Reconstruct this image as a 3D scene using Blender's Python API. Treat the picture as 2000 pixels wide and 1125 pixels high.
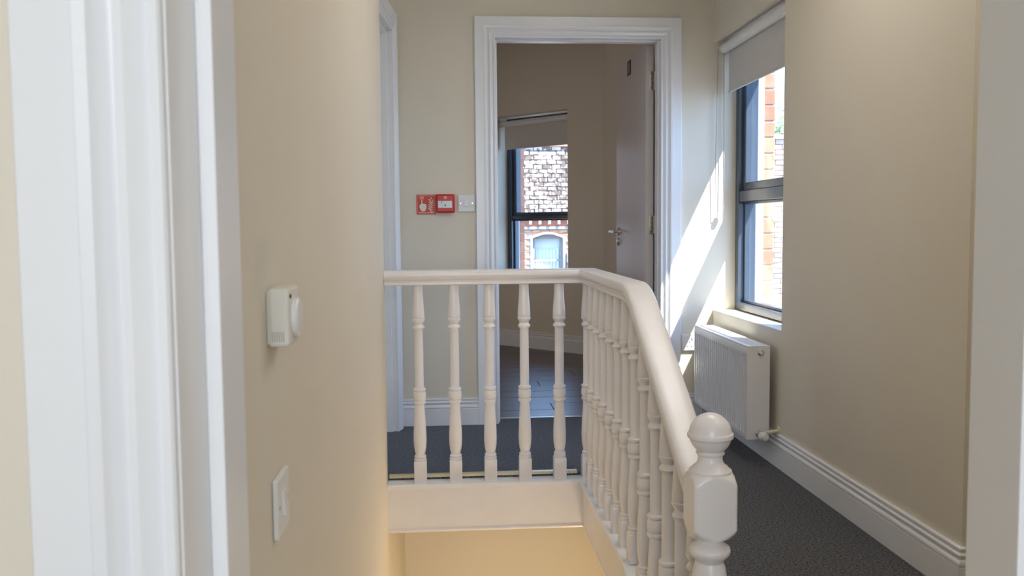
import bpy, bmesh, math, random
from mathutils import Vector, Matrix
random.seed(7)
scene = bpy.context.scene
for o in list(bpy.data.objects):
    bpy.data.objects.remove(o)
COL = scene.collection

# ------------------------------------------------------------------ camera
F_PX, EYE = 1750.0, 1.02
YAW, PITCH, ROLL = math.radians(4.2), math.radians(-3.95), math.radians(0.5)
fw = Vector((math.sin(YAW) * math.cos(PITCH), math.cos(YAW) * math.cos(PITCH), math.sin(PITCH)))
r0 = Vector((math.cos(YAW), -math.sin(YAW), 0))
u0 = r0.cross(fw)
rt = r0 * math.cos(ROLL) - u0 * math.sin(ROLL)
up = r0 * math.sin(ROLL) + u0 * math.cos(ROLL)
cd = bpy.data.cameras.new('camera')
cam = bpy.data.objects.new('camera', cd)
COL.objects.link(cam)
cam.matrix_world = Matrix(((rt.x, up.x, -fw.x, 0), (rt.y, up.y, -fw.y, 0), (rt.z, up.z, -fw.z, EYE), (0, 0, 0, 1)))
cd.sensor_width = 36.0
cd.lens = 36.0 * F_PX / 2000.0
cd.clip_start, cd.clip_end = 0.02, 300
cd.dof.use_dof = True
cd.dof.focus_distance = 3.3
cd.dof.aperture_fstop = 9.0
scene.camera = cam

# ------------------------------------------------------------------ world, sun, added lights
w = bpy.data.worlds.new('sky')
scene.world = w
w.use_nodes = True
wn, wl = w.node_tree.nodes, w.node_tree.links
wn.clear()
wo = wn.new('ShaderNodeOutputWorld')
bg = wn.new('ShaderNodeBackground')
tc = wn.new('ShaderNodeTexCoord')
sp = wn.new('ShaderNodeSeparateXYZ')
cr = wn.new('ShaderNodeValToRGB')
wl.new(tc.outputs['Generated'], sp.inputs[0])
wl.new(sp.outputs['Z'], cr.inputs[0])
cr.color_ramp.elements[0].position = 0.0
cr.color_ramp.elements[0].color = (0.42, 0.66, 1.0, 1)
cr.color_ramp.elements[1].position = 0.75
cr.color_ramp.elements[1].color = (0.20, 0.43, 1.0, 1)
wl.new(cr.outputs[0], bg.inputs[0])
bg.inputs[1].default_value = 5.8
wl.new(bg.outputs[0], wo.inputs[0])

SUN_DIR = Vector((-1.0, 0.9, -2.14)).normalized()
sl = bpy.data.lights.new('sun', 'SUN')
sl.energy = 25.0
sl.angle = math.radians(0.5)
sl.color = (1.0, 0.965, 0.92)
so = bpy.data.objects.new('sun', sl)
COL.objects.link(so)
so.rotation_euler = SUN_DIR.to_track_quat('-Z', 'Y').to_euler()

def area(name, loc, aim, sx, sy, energy, color):
    l = bpy.data.lights.new(name, 'AREA')
    l.shape = 'RECTANGLE'
    l.size, l.size_y, l.energy, l.color = sx, sy, energy, color
    o = bpy.data.objects.new(name, l)
    COL.objects.link(o)
    o.location = loc
    o.rotation_euler = (Vector(aim) - Vector(loc)).to_track_quat('-Z', 'Z').to_euler()
    return o
area('near_room_fill_light', (0.2, -1.9, 1.3), (0.1, 1.0, 0.9), 1.3, 1.2, 50, (0.86, 0.92, 1.0))  # added bluish fill behind the camera for assumed daylight; no window is built
area('landing_fill_light', (0.85, 2.7, 2.44), (-0.15, 2.6, 0.6), 0.8, 0.8, 16, (1.0, 0.965, 0.94))  # added fill with no fitting, lifts the landing and its left wall
area('left_room_fill_light', (-2.6, 3.6, 1.3), (-0.3, 4.3, 1.0), 1.0, 1.2, 8, (0.56, 0.75, 1.0))  # added blue fill, assumed daylight on the door lining; this room has no window
area('far_room_fill_light', (-1.25, 6.6, 1.35), (1.0, 5.6, 0.7), 1.0, 1.3, 7.5, (1.0, 0.80, 0.68))  # added warm fill without a window behind it, brightens far room and door leaf
area('lobby_fill_light', (1.55, 1.6, 2.42), (1.4, 1.7, 0), 0.4, 0.4, 6, (1.0, 0.93, 0.84))  # added unseen fill so the return wall is not black
pl_ = bpy.data.lights.new('lower_hall_assumed_light', 'POINT')  # assumed lamp out of view below, without a fitting, for the warm stairwell light
pl_.energy, pl_.shadow_soft_size, pl_.color = 32, 0.09, (1.0, 0.77, 0.49)
po_ = bpy.data.objects.new('lower_hall_assumed_light', pl_)
COL.objects.link(po_)
po_.location = (0.74, 3.30, -1.15)

vs = scene.view_settings
vs.view_transform = 'Standard'
vs.look = 'None'
vs.gamma = 1.0
vs.use_curve_mapping = False
vs.exposure = 0.0

# ------------------------------------------------------------------ materials
MATS = {}
def mat(name, col, rough=0.5, metal=0.0, var=0.04, scale=6.0, bump=0.0, bscale=80.0, spec=0.5, coat=0.0):
    if name in MATS:
        return MATS[name]
    m = bpy.data.materials.new(name)
    m.use_nodes = True
    n, l = m.node_tree.nodes, m.node_tree.links
    b = n['Principled BSDF']
    b.inputs['Roughness'].default_value = rough
    b.inputs['Metallic'].default_value = metal
    b.inputs['Specular IOR Level'].default_value = spec
    b.inputs['Coat Weight'].default_value = coat
    t = n.new('ShaderNodeTexCoord')
    nz = n.new('ShaderNodeTexNoise')
    nz.inputs['Scale'].default_value = scale
    nz.inputs['Detail'].default_value = 4
    l.new(t.outputs['Object'], nz.inputs['Vector'])
    rp = n.new('ShaderNodeValToRGB')
    rp.color_ramp.elements[0].position, rp.color_ramp.elements[1].position = 0.3, 0.7
    rp.color_ramp.elements[0].color = tuple(c * (1 - var) for c in col) + (1,)
    rp.color_ramp.elements[1].color = tuple(min(1, c * (1 + var)) for c in col) + (1,)
    l.new(nz.outputs['Fac'], rp.inputs[0])
    l.new(rp.outputs[0], b.inputs['Base Color'])
    if bump:
        nb = n.new('ShaderNodeTexNoise')
        nb.inputs['Scale'].default_value = bscale
        nb.inputs['Detail'].default_value = 3
        l.new(t.outputs['Object'], nb.inputs['Vector'])
        bp = n.new('ShaderNodeBump')
        bp.inputs['Strength'].default_value = bump
        bp.inputs['Distance'].default_value = 0.002
        l.new(nb.outputs['Fac'], bp.inputs['Height'])
        l.new(bp.outputs[0], b.inputs['Normal'])
    MATS[name] = m
    return m

WALL = mat('cream_wall_paint', (0.75, 0.69, 0.575), 0.6, var=0.015, scale=2, bump=0.12, bscale=140, spec=0.3)
CEIL = mat('white_ceiling_paint', (0.80, 0.79, 0.75), 0.8, var=0.01)
WHITE = mat('white_satin_wood_paint', (0.84, 0.84, 0.85), 0.32, var=0.015, scale=5, bump=0.05, bscale=40)
CREAMW = mat('ivory_gloss_wood_paint', (0.83, 0.805, 0.80), 0.30, var=0.025, scale=9, bump=0.10, bscale=30)
RADW = mat('white_radiator_enamel', (0.80, 0.80, 0.80), 0.25, var=0.01)
PLASTIC = mat('white_plastic', (0.80, 0.79, 0.77), 0.35, var=0.01)
PLASTIC2 = mat('warm_white_plastic', (0.76, 0.74, 0.68), 0.4, var=0.01)
SILVERP = mat('brushed_pale_plate', (0.72, 0.72, 0.73), 0.35, var=0.02)
DARK = mat('dark_recess', (0.03, 0.03, 0.03), 0.6)
RED = mat('signal_red', (0.58, 0.022, 0.022), 0.4, var=0.04)
RED2 = mat('sign_red', (0.62, 0.045, 0.02), 0.45, var=0.05)
SIGNW = mat('sign_white', (0.80, 0.80, 0.74), 0.5)
GREYW = mat('call_point_glass', (0.62, 0.64, 0.65), 0.3)
FRAME = mat('anthracite_window_frame', (0.060, 0.080, 0.112), 0.24, var=0.04)
LAVENDER = mat('grey_lavender_sealant', (0.46, 0.48, 0.56), 0.5)
CHAIN = mat('grey_bead_chain', (0.42, 0.40, 0.40), 0.5)
FABRIC = mat('white_blind_fabric', (0.66, 0.63, 0.59), 0.85, var=0.02, scale=30, bump=0.2, bscale=400)
CHROME = mat('brushed_steel', (0.62, 0.60, 0.57), 0.28, metal=1.0, var=0.05, scale=30)
HINGE = mat('dull_steel_hinge', (0.50, 0.46, 0.38), 0.38, metal=0.9, var=0.06)
BRASS = mat('pale_brass_strip', (0.66, 0.56, 0.33), 0.35, metal=0.6, var=0.05)
DOORM = mat('pale_door_paint', (0.72, 0.665, 0.655), 0.3, var=0.02, scale=2, bump=0.05)
BEIGEP = mat('painted_pipe', (0.66, 0.60, 0.45), 0.4, var=0.05)
BRICK_OR = [mat('orange_brick_%s' % s, c, 0.85, var=0.16, scale=14, bump=0.6, bscale=60) for s, c in
            (('a', (0.52, 0.21, 0.12)), ('b', (0.58, 0.25, 0.15)), ('c', (0.46, 0.17, 0.10)))]
MORTAR = mat('pale_mortar', (0.42, 0.37, 0.32), 0.9, var=0.1, scale=20)
MORTARD = mat('brown_mortar', (0.26, 0.19, 0.15), 0.9, var=0.15, scale=20)
BRICK_TAN = [mat('tan_brick_%s' % s, c, 0.85, var=0.12, scale=10) for s, c in
             (('a', (0.60, 0.30, 0.17)), ('b', (0.66, 0.35, 0.20)), ('c', (0.55, 0.26, 0.14)))]
BRICK_PINK = [mat('faded_pink_brick_%s' % s, c, 0.9, var=0.12, scale=10) for s, c in
              (('a', (0.60, 0.42, 0.36)), ('b', (0.66, 0.49, 0.42)), ('c', (0.54, 0.37, 0.31)))]
STONE = mat('pale_limestone', (0.72, 0.66, 0.55), 0.8, var=0.06)
CURTAIN = mat('white_net_curtain', (0.80, 0.81, 0.82), 0.9, var=0.03)
SASH = mat('grey_brown_sash_paint', (0.30, 0.27, 0.24), 0.5)
GUTTER = mat('grey_lead', (0.34, 0.34, 0.37), 0.6, var=0.1)
ROADM = mat('grey_asphalt', (0.16, 0.16, 0.165), 0.9, var=0.2, scale=3, bump=0.3)
BARK = mat('brown_bark', (0.14, 0.10, 0.07), 0.9, var=0.2)
LEAF = mat('pale_green_leaf', (0.22, 0.33, 0.10), 0.6, var=0.3, scale=1.5)

def carpet_mat():
    m = mat('charcoal_carpet', (0.075, 0.078, 0.085), 0.95, var=0.10, scale=9, spec=0.1)
    n, l = m.node_tree.nodes, m.node_tree.links
    b = n['Principled BSDF']
    t = n.new('ShaderNodeTexCoord')
    v = n.new('ShaderNodeTexNoise')
    v.inputs['Scale'].default_value = 135
    v.inputs['Detail'].default_value = 4
    v.inputs['Roughness'].default_value = 0.7
    l.new(t.outputs['Object'], v.inputs['Vector'])
    r = n.new('ShaderNodeValToRGB')
    r.color_ramp.elements[0].position, r.color_ramp.elements[1].position = 0.38, 0.66
    r.color_ramp.elements[0].color = (0.012, 0.0125, 0.015, 1)
    r.color_ramp.elements[1].color = (0.165, 0.165, 0.172, 1)
    l.new(v.outputs['Fac'], r.inputs[0])
    l.new(r.outputs[0], b.inputs['Base Color'])
    bp = n.new('ShaderNodeBump')
    bp.inputs['Strength'].default_value = 0.6
    bp.inputs['Distance'].default_value = 0.003
    l.new(v.outputs['Fac'], bp.inputs['Height'])
    l.new(bp.outputs[0], b.inputs['Normal'])
    b.inputs['Sheen Weight'].default_value = 0.15
    return m
CARPET = carpet_mat()

def wood_mat(name, c1, c2):
    m = mat(name, c1, 0.30, var=0.1)
    n, l = m.node_tree.nodes, m.node_tree.links
    b = n['Principled BSDF']
    b.inputs['Roughness'].default_value = 0.36
    b.inputs['Coat Weight'].default_value = 0.15
    b.inputs['Coat Roughness'].default_value = 0.3
    t = n.new('ShaderNodeTexCoord')
    mp = n.new('ShaderNodeMapping')
    mp.inputs['Scale'].default_value = (2.0, 34.0, 34.0)
    l.new(t.outputs['Object'], mp.inputs[0])
    v = n.new('ShaderNodeTexNoise')
    v.inputs['Scale'].default_value = 1.6
    v.inputs['Detail'].default_value = 6
    oi = n.new('ShaderNodeObjectInfo')
    va = n.new('ShaderNodeVectorMath')
    va.operation = 'MULTIPLY_ADD'
    va.inputs[1].default_value = (17, 23, 31)
    l.new(oi.outputs['Random'], va.inputs[0])
    l.new(mp.outputs[0], va.inputs[2])
    l.new(va.outputs[0], v.inputs['Vector'])
    b.inputs['Specular IOR Level'].default_value = 1.0
    r = n.new('ShaderNodeValToRGB')
    r.color_ramp.elements[0].position, r.color_ramp.elements[1].position = 0.35, 0.68
    r.color_ramp.elements[0].color = c1 + (1,)
    r.color_ramp.elements[1].color = c2 + (1,)
    l.new(v.outputs['Fac'], r.inputs[0])
    l.new(r.outputs[0], b.inputs['Base Color'])
    bp = n.new('ShaderNodeBump')
    bp.inputs['Strength'].default_value = 0.12
    bp.inputs['Distance'].default_value = 0.002
    l.new(v.outputs['Fac'], bp.inputs['Height'])
    l.new(bp.outputs[0], b.inputs['Normal'])
    return m
WOOD = [wood_mat('dark_oak_plank_a', (0.030, 0.016, 0.012), (0.085, 0.045, 0.032)),
        wood_mat('dark_oak_plank_b', (0.038, 0.020, 0.014), (0.105, 0.055, 0.038)),
        wood_mat('dark_oak_plank_c', (0.026, 0.014, 0.011), (0.070, 0.037, 0.028))]

def peel_mat(name, white, brown, thr):
    m = mat(name, white, 0.9)
    n, l = m.node_tree.nodes, m.node_tree.links
    b = n['Principled BSDF']
    t = n.new('ShaderNodeTexCoord')
    v = n.new('ShaderNodeTexNoise')
    v.inputs['Scale'].default_value = 9
    v.inputs['Detail'].default_value = 5
    oi = n.new('ShaderNodeObjectInfo')
    va = n.new('ShaderNodeVectorMath')
    va.operation = 'MULTIPLY_ADD'
    va.inputs[1].default_value = (37, 53, 71)
    l.new(oi.outputs['Random'], va.inputs[0])
    l.new(t.outputs['Object'], va.inputs[2])
    l.new(va.outputs[0], v.inputs['Vector'])
    r = n.new('ShaderNodeValToRGB')
    r.color_ramp.elements[0].position, r.color_ramp.elements[1].position = thr, thr + 0.07
    r.color_ramp.elements[0].color = brown + (1,)
    r.color_ramp.elements[1].color = white + (1,)
    l.new(v.outputs['Fac'], r.inputs[0])
    l.new(r.outputs[0], b.inputs['Base Color'])
    return m
BRICK_PEEL = [peel_mat('whitewashed_brick_a', (0.64, 0.585, 0.51), (0.19, 0.14, 0.11), 0.40),
              peel_mat('whitewashed_brick_b', (0.60, 0.545, 0.47), (0.18, 0.13, 0.10), 0.45),
              peel_mat('whitewashed_brick_c', (0.56, 0.505, 0.43), (0.16, 0.115, 0.09), 0.51)]

def glass_mat():
    m = bpy.data.materials.new('window_glass')
    m.use_nodes = True
    n, l = m.node_tree.nodes, m.node_tree.links
    n.clear()
    o = n.new('ShaderNodeOutputMaterial')
    mx = n.new('ShaderNodeMixShader')
    tr = n.new('ShaderNodeBsdfTransparent')
    gl = n.new('ShaderNodeBsdfGlossy')
    fr = n.new('ShaderNodeFresnel')
    nz = n.new('ShaderNodeTexNoise')
    nz.inputs['Scale'].default_value = 1.0
    bp = n.new('ShaderNodeBump')
    bp.inputs['Strength'].default_value = 0.002
    l.new(nz.outputs['Fac'], bp.inputs['Height'])
    l.new(bp.outputs[0], gl.inputs['Normal'])
    gl.inputs['Roughness'].default_value = 0.0
    tr.inputs[0].default_value = (0.97, 0.985, 0.98, 1)
    # same surface reflectance from either side of the pane
    ge = n.new('ShaderNodeNewGeometry')
    io = n.new('ShaderNodeMix')
    io.data_type = 'FLOAT'
    io.inputs[2].default_value, io.inputs[3].default_value = 1.5, 1 / 1.5
    l.new(ge.outputs['Backfacing'], io.inputs[0])
    l.new(io.outputs[0], fr.inputs['IOR'])
    l.new(fr.outputs[0], mx.inputs[0])
    l.new(tr.outputs[0], mx.inputs[1])
    l.new(gl.outputs[0], mx.inputs[2])
    l.new(mx.outputs[0], o.inputs[0])
    return m
GLASS = glass_mat()

# ------------------------------------------------------------------ helpers
def bm_obj(name, bm, material, parent=None, smooth=None, loc=None):
    me = bpy.data.meshes.new(name)
    bmesh.ops.recalc_face_normals(bm, faces=bm.faces)
    bm.to_mesh(me)
    bm.free()
    me.materials.append(material)
    if smooth is not None:
        me.polygons.foreach_set('use_smooth', [True] * len(me.polygons))
        me.set_sharp_from_angle(angle=math.radians(smooth))
    o = bpy.data.objects.new(name, me)
    COL.objects.link(o)
    if parent:
        o.parent = parent
        if loc is None:
            o.matrix_parent_inverse = parent.matrix_world.inverted()
    if loc is not None:
        o.location = loc
    return o

def empty(name, loc, rz=0.0):
    o = bpy.data.objects.new(name, None)
    COL.objects.link(o)
    o.location = loc
    o.rotation_euler = (0, 0, rz)
    o.empty_display_size = 0.05
    o.matrix_world = Matrix.Translation(loc) @ Matrix.Rotation(rz, 4, 'Z')
    return o

def tag(o, label=None, cat=None, group=None, kind=None):
    for k, v in (('label', label), ('category', cat), ('group', group), ('kind', kind)):
        if v:
            o[k] = v
    return o

def box(bm, x0, x1, y0, y1, z0, z1, mtx=None, bevel=0.0):
    vs_ = []
    for z in (z0, z1):
        for x, y in ((x0, y0), (x1, y0), (x1, y1), (x0, y1)):
            p = Vector((x, y, z))
            vs_.append(bm.verts.new(mtx @ p if mtx else p))
    fs = [bm.faces.new([vs_[i] for i in q]) for q in
          ((0, 3, 2, 1), (4, 5, 6, 7), (0, 1, 5, 4), (1, 2, 6, 5), (2, 3, 7, 6), (3, 0, 4, 7))]
    if bevel:
        es = list({e for f in fs for e in f.edges})
        bmesh.ops.bevel(bm, geom=es, offset=bevel, segments=2, affect='EDGES', profile=0.5)

def lathe(bm, prof, cx=0, cy=0, seg=20, mtx=None):
    rings = []
    for r, z in prof:
        ring = []
        for i in range(seg):
            a = 2 * math.pi * i / seg
            p = Vector((cx + r * math.cos(a), cy + r * math.sin(a), z))
            ring.append(bm.verts.new(mtx @ p if mtx else p))
        rings.append(ring)
    for a, b in zip(rings, rings[1:]):
        for i in range(seg):
            j = (i + 1) % seg
            bm.faces.new((a[i], a[j], b[j], b[i]))
    bm.faces.new(list(reversed(rings[0])))
    bm.faces.new(rings[-1])

def tube(bm, pts, r, seg=10):
    pts = [Vector(p) for p in pts]
    rings = []
    for i, p in enumerate(pts):
        d = (pts[min(i + 1, len(pts) - 1)] - pts[max(i - 1, 0)]).normalized()
        ref = Vector((0, 0, 1)) if abs(d.z) < 0.9 else Vector((1, 0, 0))
        s = d.cross(ref).normalized()
        t = s.cross(d)
        rings.append([bm.verts.new(p + (s * math.cos(2 * math.pi * k / seg) + t * math.sin(2 * math.pi * k / seg)) * r) for k in range(seg)])
    for a, b in zip(rings, rings[1:]):
        for k in range(seg):
            j = (k + 1) % seg
            bm.faces.new((a[k], a[j], b[j], b[k]))
    bm.faces.new(list(reversed(rings[0])))
    bm.faces.new(rings[-1])

def sweep(bm, path, prof, N=None, closed_prof=True):
    """mitred sweep. prof points are (side, up); N fixes the up direction, else up is worked out per segment."""
    path = [Vector(p) for p in path]
    segs = [(b - a).normalized() for a, b in zip(path, path[1:])]
    def frame(d):
        if N is not None:
            n = Vector(N)
            return d.cross(n).normalized(), n
        s = d.cross(Vector((0, 0, 1))).normalized()
        return s, s.cross(d).normalized()
    rings = []
    for i, p in enumerate(path):
        d1 = segs[i - 1] if i > 0 else segs[0]
        d2 = segs[i] if i < len(segs) else segs[-1]
        pn = (d1 + d2).normalized()
        s, u = frame(d1)
        ring = []
        for a, b in prof:
            off = s * a + u * b
            off = off - d1 * (off.dot(pn) / d1.dot(pn))
            ring.append(bm.verts.new(p + off))
        rings.append(ring)
    n = len(prof)
    for a, b in zip(rings, rings[1:]):
        for k in range(n if closed_prof else n - 1):
            j = (k + 1) % n
            bm.faces.new((a[k], a[j], b[j], b[k]))
    if closed_prof:
        bm.faces.new(list(reversed(rings[0])))
        bm.faces.new(rings[-1])

def slab(bm, org, du, dv, L0, L1, z0, z1, thick, holes=()):
    """upright wall: u along du from L0 to L1, z0..z1, thickness along dv; holes are (u0,u1,z0,z1)"""
    org, du, dv = Vector(org), Vector(du), Vector(dv)
    us = sorted({L0, L1} | {min(max(h[i], L0), L1) for h in holes for i in (0, 1)})
    zs = sorted({z0, z1} | {min(max(h[i], z0), z1) for h in holes for i in (2, 3)})
    def P(u, z, t):
        return org + du * u + dv * t + Vector((0, 0, z))
    solid = {}
    for i in range(len(us) - 1):
        for k in range(len(zs) - 1):
            cu, cz = (us[i] + us[i + 1]) / 2, (zs[k] + zs[k + 1]) / 2
            solid[i, k] = not any(h[0] < cu < h[1] and h[2] < cz < h[3] for h in holes)
    for (i, k), s in solid.items():
        if not s:
            continue
        a, b, c, d = us[i], us[i + 1], zs[k], zs[k + 1]
        for t in (0, thick):
            bm.faces.new([bm.verts.new(P(u, z, t)) for u, z in ((a, c), (b, c), (b, d), (a, d))])
        for (di, dk, e) in ((-1, 0, ((a, c), (a, d))), (1, 0, ((b, c), (b, d))), (0, -1, ((a, c), (b, c))), (0, 1, ((a, d), (b, d)))):
            if not solid.get((i + di, k + dk), False):
                (ua, za), (ub, zb) = e
                bm.faces.new([bm.verts.new(q) for q in (P(ua, za, 0), P(ub, zb, 0), P(ub, zb, thick), P(ua, za, thick))])
    bmesh.ops.remove_doubles(bm, verts=bm.verts, dist=1e-5)

def struct(name, bm, m, label, cat, smooth=None):
    return tag(bm_obj(name, bm, m, smooth=smooth), label, cat, kind='structure')

XV, YV, ZV = Vector((1, 0, 0)), Vector((0, 1, 0)), Vector((0, 0, 1))
# main dimensions (metres; the carpeted landing is z = 0, the near floor is two steps lower)
XL, XR, YF, YW = -0.247, 1.39, 4.58, 3.56
LOW = -0.38
DX0, DX1, DZ = 0.262, 1.108, 1.965          # far door opening
WY0, WY1, WZ0, WZ1 = 3.62, YF, 0.575, 1.954  # landing window opening

# ------------------------------------------------------------------ setting: floors
bm = bmesh.new()
box(bm, -0.42, XR, YW + 0.06, YF + 0.125, -0.2, 0)
box(bm, 0.615, XR, 2.35, YW + 0.06, -0.2, 0)
box(bm, 0.615, 2.2, 2.10, 2.35, LOW - 0.1, -0.19)
struct('floor', bm, CARPET, 'charcoal grey carpet on the upstairs landing around the stairwell', 'carpet')
bm = bmesh.new()
box(bm, XL, 2.2, 0.755, 1.80, LOW - 0.1, LOW)
box(bm, 0.53, 2.2, 1.80, 2.10, LOW - 0.1, LOW)
box(bm, -1.6, 1.8, -2.2, 0.755, LOW - 0.1, LOW)
for i in range(12):
    box(bm, XL, 0.55, 1.80 + 0.235 * i, 2.035 + 0.235 * i, LOW - 0.18 * (i + 1) - 0.15, LOW - 0.18 * (i + 1))
struct('floor_stairs', bm, CARPET, 'carpeted lower floor and stairs going down below the balustrade', 'stairs')

# far room floor of planks
pf = bm = bmesh.new()
box(bm, -1.4, 1.30, YF + 0.125, 9.8, -0.2, -0.012)
pf = struct('floor_far_room', bm, MORTARD, 'dark brown wooden plank floor in the room beyond the open door', 'floor')
PW, PL = 0.188, 1.26
pm = []
for k in range(3):
    b2 = bmesh.new()
    box(b2, 0, PL - 0.003, 0, PW - 0.003, -0.012, 0, bevel=0.0015)
    me = bpy.data.meshes.new('plank')
    b2.to_mesh(me)
    b2.free()
    me.materials.append(WOOD[k])
    pm.append(me)
row = 0
y = YF + 0.127
while y < 8.6:
    x = -1.4 - (0.0, 0.53, 0.86, 0.25)[row % 4]
    while x < 1.28:
        o = bpy.data.objects.new('plank', random.choice(pm))
        COL.objects.link(o)
        o.parent = pf
        o.location = (x, y, random.uniform(-0.0006, 0.0006))
        x += PL
    y += PW
    row += 1

# ------------------------------------------------------------------ setting: walls
bm = bmesh.new()
slab(bm, (XL, 0, 0), YV, -XV, 0.93, 3.60, -3.0, 2.5, 0.16)
struct('wall_left', bm, WALL, 'cream painted wall on the left beside the stairwell', 'wall')
# splayed wall with the doorway beyond the stairwell
LA, LB = Vector((-0.333, 3.61, 0)), Vector((-0.2405, YF, 0))
LD = (LB - LA).normalized()
LN = Vector((-LD.y, LD.x, 0))                # away from the landing
LLEN = (LB - LA).length
bm = bmesh.new()
slab(bm, LA, LD, LN, 0, LLEN, 0, 2.5, 0.12, [(0.08, 0.865, -1, 1.985)])
struct('wall_left_doorway', bm, WALL, 'cream wall with a white cased doorway beyond the left end of the handrail', 'wall')
bm = bmesh.new()
slab(bm, (0, YF, 0), XV, YV, -0.42, 1.505, -0.2, 2.5, 0.125, [(DX0 - 0.012, DX1 + 0.012, -0.3, DZ + 0.012)])
struct('wall_far', bm, WALL, 'cream end wall of the landing around the open doorway', 'wall')
bm = bmesh.new()
slab(bm, (XR, 0, 0), YV, XV, 2.29, YF, -0.4, 2.5, 0.259, [(WY0, YF + 1, WZ0, WZ1)])
struct('wall_right', bm, WALL, 'cream wall on the right holding the landing window and radiator', 'wall')
bm = bmesh.new()
slab(bm, (XR, 2.2905, 0), XV, YV, 0.002, 0.81, LOW, 2.499, 0.12)
slab(bm, (2.2, 0, 0), YV, XV, 0.9, 2.30, LOW, 2.5, 0.12)
struct('wall_right_return', bm, WALL, 'cream return wall at the near end of the right wall', 'wall')
# wall with the near doorway the picture is taken through
NS0, NS1, NY0, NYS, NY1 = -0.2080, 0.5690, 0.755, 0.84, 0.93
bm = bmesh.new()
slab(bm, (0, NY0, 0), XV, YV, -1.6, 2.2, LOW, 2.5, NY1 - NY0, [(NS0 - 0.04, NS1 + 0.04, LOW - 1, 1.66)])
struct('wall_near', bm, WALL, 'cream wall around the near doorway at the picture edges', 'wall')
bm = bmesh.new()
slab(bm, (-1.6, 0, 0), YV, -XV, -2.2, NY0, LOW, 2.5, 0.12)
slab(bm, (1.8, 0, 0), YV, XV, -2.2, NY0, LOW, 2.5, 0.12)
slab(bm, (0, -2.2, 0), XV, -YV, -1.6, 1.8, LOW, 2.5, 0.12)
struct('wall_near_room', bm, WALL, 'cream walls of the room the picture is taken from', 'wall')
bm = bmesh.new()
slab(bm, (-3.0, 0, 0), YV, -XV, 2.8, 5.2, 0, 2.5, 0.12)
slab(bm, (0, 2.8, 0), XV, -YV, -3.0, -0.41, 0, 2.5, 0.12)
slab(bm, (0, 5.2, 0), XV, YV, -3.0, -1.4, 0, 2.5, 0.12)
box(bm, -3.0, -0.41, 2.8, 5.2, -0.2, -0.002)
struct('wall_left_room', bm, WALL, 'cream walls of the room behind the left doorway', 'wall')
# stairwell walls below the landing
bm = bmesh.new()
slab(bm, (0, 4.86, 0), XV, YV, XL - 0.16, 1.1, -3.0, -0.2, 0.1)
slab(bm, (1.0, 0, 0), YV, XV, 0.8, 4.86, -3.0, -0.2, 0.1)
slab(bm, (XL, 0, 0), YV, -XV, 3.60, 4.86, -3.0, -0.2, 0.16)
box(bm, XL, 1.1, 0.8, 4.9, -3.1, -3.0)
slab(bm, (0, 0.9, 0), XV, -YV, XL, 1.1, -3.0, LOW - 0.1, 0.1)
struct('wall_stairwell', bm, WALL, 'warm cream stairwell wall below the landing edge', 'wall')
# far room
FP, FD = Vector((0.429, 7.714, 0)), Vector((0.671, -0.718, 0)).normalized()
FN = Vector((-FD.y, FD.x, 0))
if FN.y < 0:
    FN = -FN
FT = 1.155                                    # u of the right corner
CORN = FP + FD * FT
FW0, FW1, FZ0, FZ1 = -0.03, 0.80, 0.56, 1.945  # far window, measured along the slanted wall
bm = bmesh.new()
slab(bm, FP, FD, FN, -2.6, FT + 0.3, -0.2, 2.75, 0.34, [(FW0, FW1, FZ0, FZ1)])
struct('wall_far_room', bm, WALL, 'dim slanted wall with a window in the far room', 'wall')
bm = bmesh.new()
slab(bm, (CORN.x, 0, 0), YV, XV, YF + 0.125, CORN.y, -0.2, 2.75, 0.1)
slab(bm, (-1.4, 0, 0), YV, -XV, YF + 0.125, 9.9, -0.2, 2.75, 0.12)
slab(bm, (0, YF + 0.125, 0), XV, YV, -1.4, -0.42, -0.2, 2.75, 0.05)
struct('wall_far_room_side', bm, WALL, 'dim side walls of the far room behind the open door', 'wall')
bm = bmesh.new()
box(bm, -3.2, XR + 0.31, 2.41, YF + 0.125, 2.5, 2.62)
box(bm, -1.8, 2.4, -2.4, 2.41, 2.5, 2.62)
box(bm, -1.6, 1.75, YF + 0.06, 10.2, 2.75, 2.85)
box(bm, -1.6, 1.75, YF + 0.06, YF + 0.125, 2.5, 2.85)
struct('ceiling', bm, CEIL, 'white ceiling above the landing and rooms', 'ceiling')

# ------------------------------------------------------------------ outer brick leaf with brick jambs
def brick_leaf(name, org, du, dv, L0, L1, z0, z1, hole, courses, label):
    b = bmesh.new()
    slab(b, org, du, dv, L0, L1, z0, z1, 0.052, [(hole[0] - 0.004, hole[1] + 0.004, hole[2], hole[3])])
    root = struct(name, b, MORTAR, label, 'brick wall')
    org, du, dv = Vector(org), Vector(du), Vector(dv)
    ch = (hole[3] - hole[2]) / courses
    for side in (0, 1):
        edge = hole[side]
        for c in range(courses):
            ln = 0.215 if c % 2 else 0.1025
            b = bmesh.new()
            a0, a1 = (edge - ln, edge) if side == 0 else (edge, edge + ln)
            mtx = Matrix(((du.x, dv.x, 0, org.x), (du.y, dv.y, 0, org.y), (0, 0, 1, 0), (0, 0, 0, 1)))
            j = random.uniform(-0.001, 0.001)
            box(b, a0, a1, -0.001, 0.060 + j, hole[2] + c * ch + 0.004, hole[2] + (c + 1) * ch - 0.004, mtx, bevel=0.003)
            bm_obj('brick', b, random.choice(BRICK_OR), root)
    return root
brick_leaf('wall_outer_right', (XR + 0.26, 0, 0), YV, XV, 2.29, 6.6, -4.0, 3.0, (WY0 + 0.01, YF - 0.005, WZ0 - 0.02, WZ1 + 0.01), 17,
           'orange brick outer wall around the landing window')
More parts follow.
